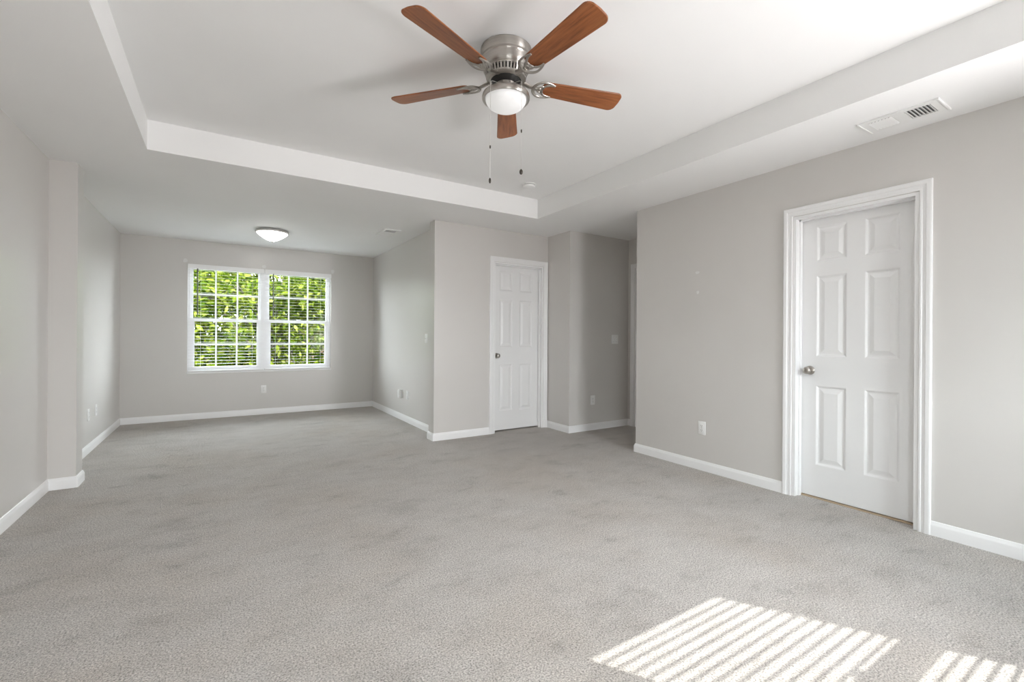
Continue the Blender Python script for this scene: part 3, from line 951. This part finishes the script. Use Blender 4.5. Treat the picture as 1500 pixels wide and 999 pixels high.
def tree(x, y, h, crown_r, crown_z, n_leaf, seed, leafmat, barkmat, label, trunk_r=0.16, leaf=0.10, lo=0.28):
    lean = (0, 0)
    rng = np.random.default_rng(seed)
    rnd = random.Random(seed)
    root = tag(empty('leafy_tree', (x, y, GZ)), label, 'tree', 'trees outside the far window')
    n = 9
    pts = [(lean[0] * (i / n) ** 1.5 + rnd.uniform(-0.06, 0.06), lean[1] * (i / n) + rnd.uniform(-0.06, 0.06), h * 0.93 * i / n - (0.3 if i == 0 else 0)) for i in range(n + 1)]
    MB().tube(pts, [trunk_r * (1.25 - 1.05 * i / n) for i in range(n + 1)], 10).build('trunk', barkmat, root, smooth=60)
    br = MB()
    centers = []
    for k in range(30):
        i0 = rnd.uniform(lo, 0.95)
        base = Vector(pts[int(i0 * n)])
        a = rnd.uniform(0, 2 * PI)
        rr = crown_r * rnd.uniform(0.55, 1.0) * (1.15 - 0.6 * abs(i0 - 0.55))
        tip = Vector((base.x + rr * math.cos(a), base.y + rr * math.sin(a), base.z + rnd.uniform(0.2, 1.3)))
        mid = base.lerp(tip, 0.5) + Vector((rnd.uniform(-.2, .2), rnd.uniform(-.2, .2), rnd.uniform(-0.3, 0.15)))
        r = trunk_r * 0.34 * (1.2 - i0)+0.012
        br.tube([base, base.lerp(mid, .6), mid, mid.lerp(tip, .6), tip], [r, r * .8, r * .6, r * .4, r * .2], 6)
        for q in (0.35, 0.6, 0.8, 1.0):
            centers.append(base.lerp(mid, q * 2) if q < .5 else mid.lerp(tip, q * 2 - 1))
        for s in range(3):
            st = mid.lerp(tip, rnd.uniform(0.0, 0.8))
            e = st + Vector((rnd.uniform(-.8, .8), rnd.uniform(-.8, .8), rnd.uniform(-.35, .6)))
            br.tube([st, st.lerp(e, .5) + Vector((0, 0, .06)), e], [r * .35, r * .25, r * .1], 5)
            centers += [st.lerp(e, .5), e]
    br.build('branches', barkmat, root, smooth=60)
    c = np.array([tuple(p) for p in centers])
    idx = rng.integers(0, len(c), n_leaf)
    pos = c[idx] + rng.normal(0, 1, (n_leaf, 3)) * np.array([0.33, 0.33, 0.24])
    # each leaf: a pointed, slightly folded blade of six points, drooping at random
    shape = np.array([(0, 0, 0), (0.34, 0.22, 0.05), (0.68, 0.17, 0.03), (1, 0, -0.10), (0.68, -0.17, 0.03), (0.34, -0.22, 0.05)])
    sz = leaf * rng.uniform(0.65, 1.35, n_leaf)
    yaw = rng.uniform(0, 2 * PI, n_leaf)
    pit = rng.normal(0.35, 0.5, n_leaf)
    rol = rng.normal(0, 0.7, n_leaf)
    V = shape[None] * sz[:, None, None]
    cr, sr = np.cos(rol)[:, None], np.sin(rol)[:, None]
    Y = V[..., 1] * cr - V[..., 2] * sr
    Z = V[..., 1] * sr + V[..., 2] * cr
    X = V[..., 0]
    cp, sp = np.cos(pit)[:, None], np.sin(pit)[:, None]
    X, Z = X * cp + Z * sp, -X * sp + Z * cp
    ca, sa = np.cos(yaw)[:, None], np.sin(yaw)[:, None]
    X, Y = X * ca - Y * sa, X * sa + Y * ca
    W = np.stack([X, Y, Z], -1) + pos[:, None]
    me = bpy.data.meshes.new('foliage')
    F = (np.arange(n_leaf)[:, None, None] * 6 + np.array([[0, 1, 2, 3], [0, 3, 4, 5]])[None]).reshape(-1, 4)
    me.from_pydata(W.reshape(-1, 3).tolist(), [], F.tolist())
    me.materials.append(leafmat)
    o = bpy.data.objects.new('foliage', me)
    COL.objects.link(o)
    o.parent = root
    return root
tree(-2.1, 13.6, 7.2, 2.4, 0, 10000, 11, M['leaf'], M['bark'], 'broad bright leafy tree nearest outside the left half of the far window', 0.15, 0.16)
tree(1.0, 15.2, 7.6, 2.6, 0, 11500, 12, M['leaf'], M['pale_bark'], 'bright leafy tree with pale trunk behind the middle of the far window', 0.17, 0.16, 0.46)
tree(3.7, 14.4, 7.2, 1.7, 0, 9500, 13, M['leaf'], M['bark'], 'bright leafy tree nearest outside the right half of the far window', 0.14, 0.16, 0.56)
tree(-1.3, 17.8, 7.8, 2.6, 0, 9000, 17, M['leaf'], M['bark'], 'leafy tree one row behind the nearest ones, left half of the far window', 0.16, 0.17)
tree(1.5, 18.6, 8.4, 2.7, 0, 9000, 18, M['leaf'], M['bark'], 'leafy tree one row behind the nearest ones, right half of the far window', 0.16, 0.17)
tree(-4.8, 20.0, 8.8, 3.2, 0, 6000, 14, M['leaf_deep'], M['bark'], 'dark green tree farther back, left of the far window', 0.2, 0.22, 0.14)
tree(-0.6, 21.5, 9.2, 3.3, 0, 9000, 15, M['leaf_deep'], M['bark'], 'dark green tree farther back, behind the left half of the far window', 0.2, 0.22, 0.14)
tree(4.1, 22.0, 9.6, 1.9, 0, 8000, 19, M['leaf'], M['pale_bark'], 'tall tree with a bare pale trunk behind the right half of the far window', 0.16, 0.2, 0.60)
tree(9.5, 27.0, 6.6, 3.0, 0, 7500, 16, M['leaf_deep'], M['pale_bark'], 'dark green tree farther back, beyond the right edge of the far window', 0.2, 0.22, 0.14)
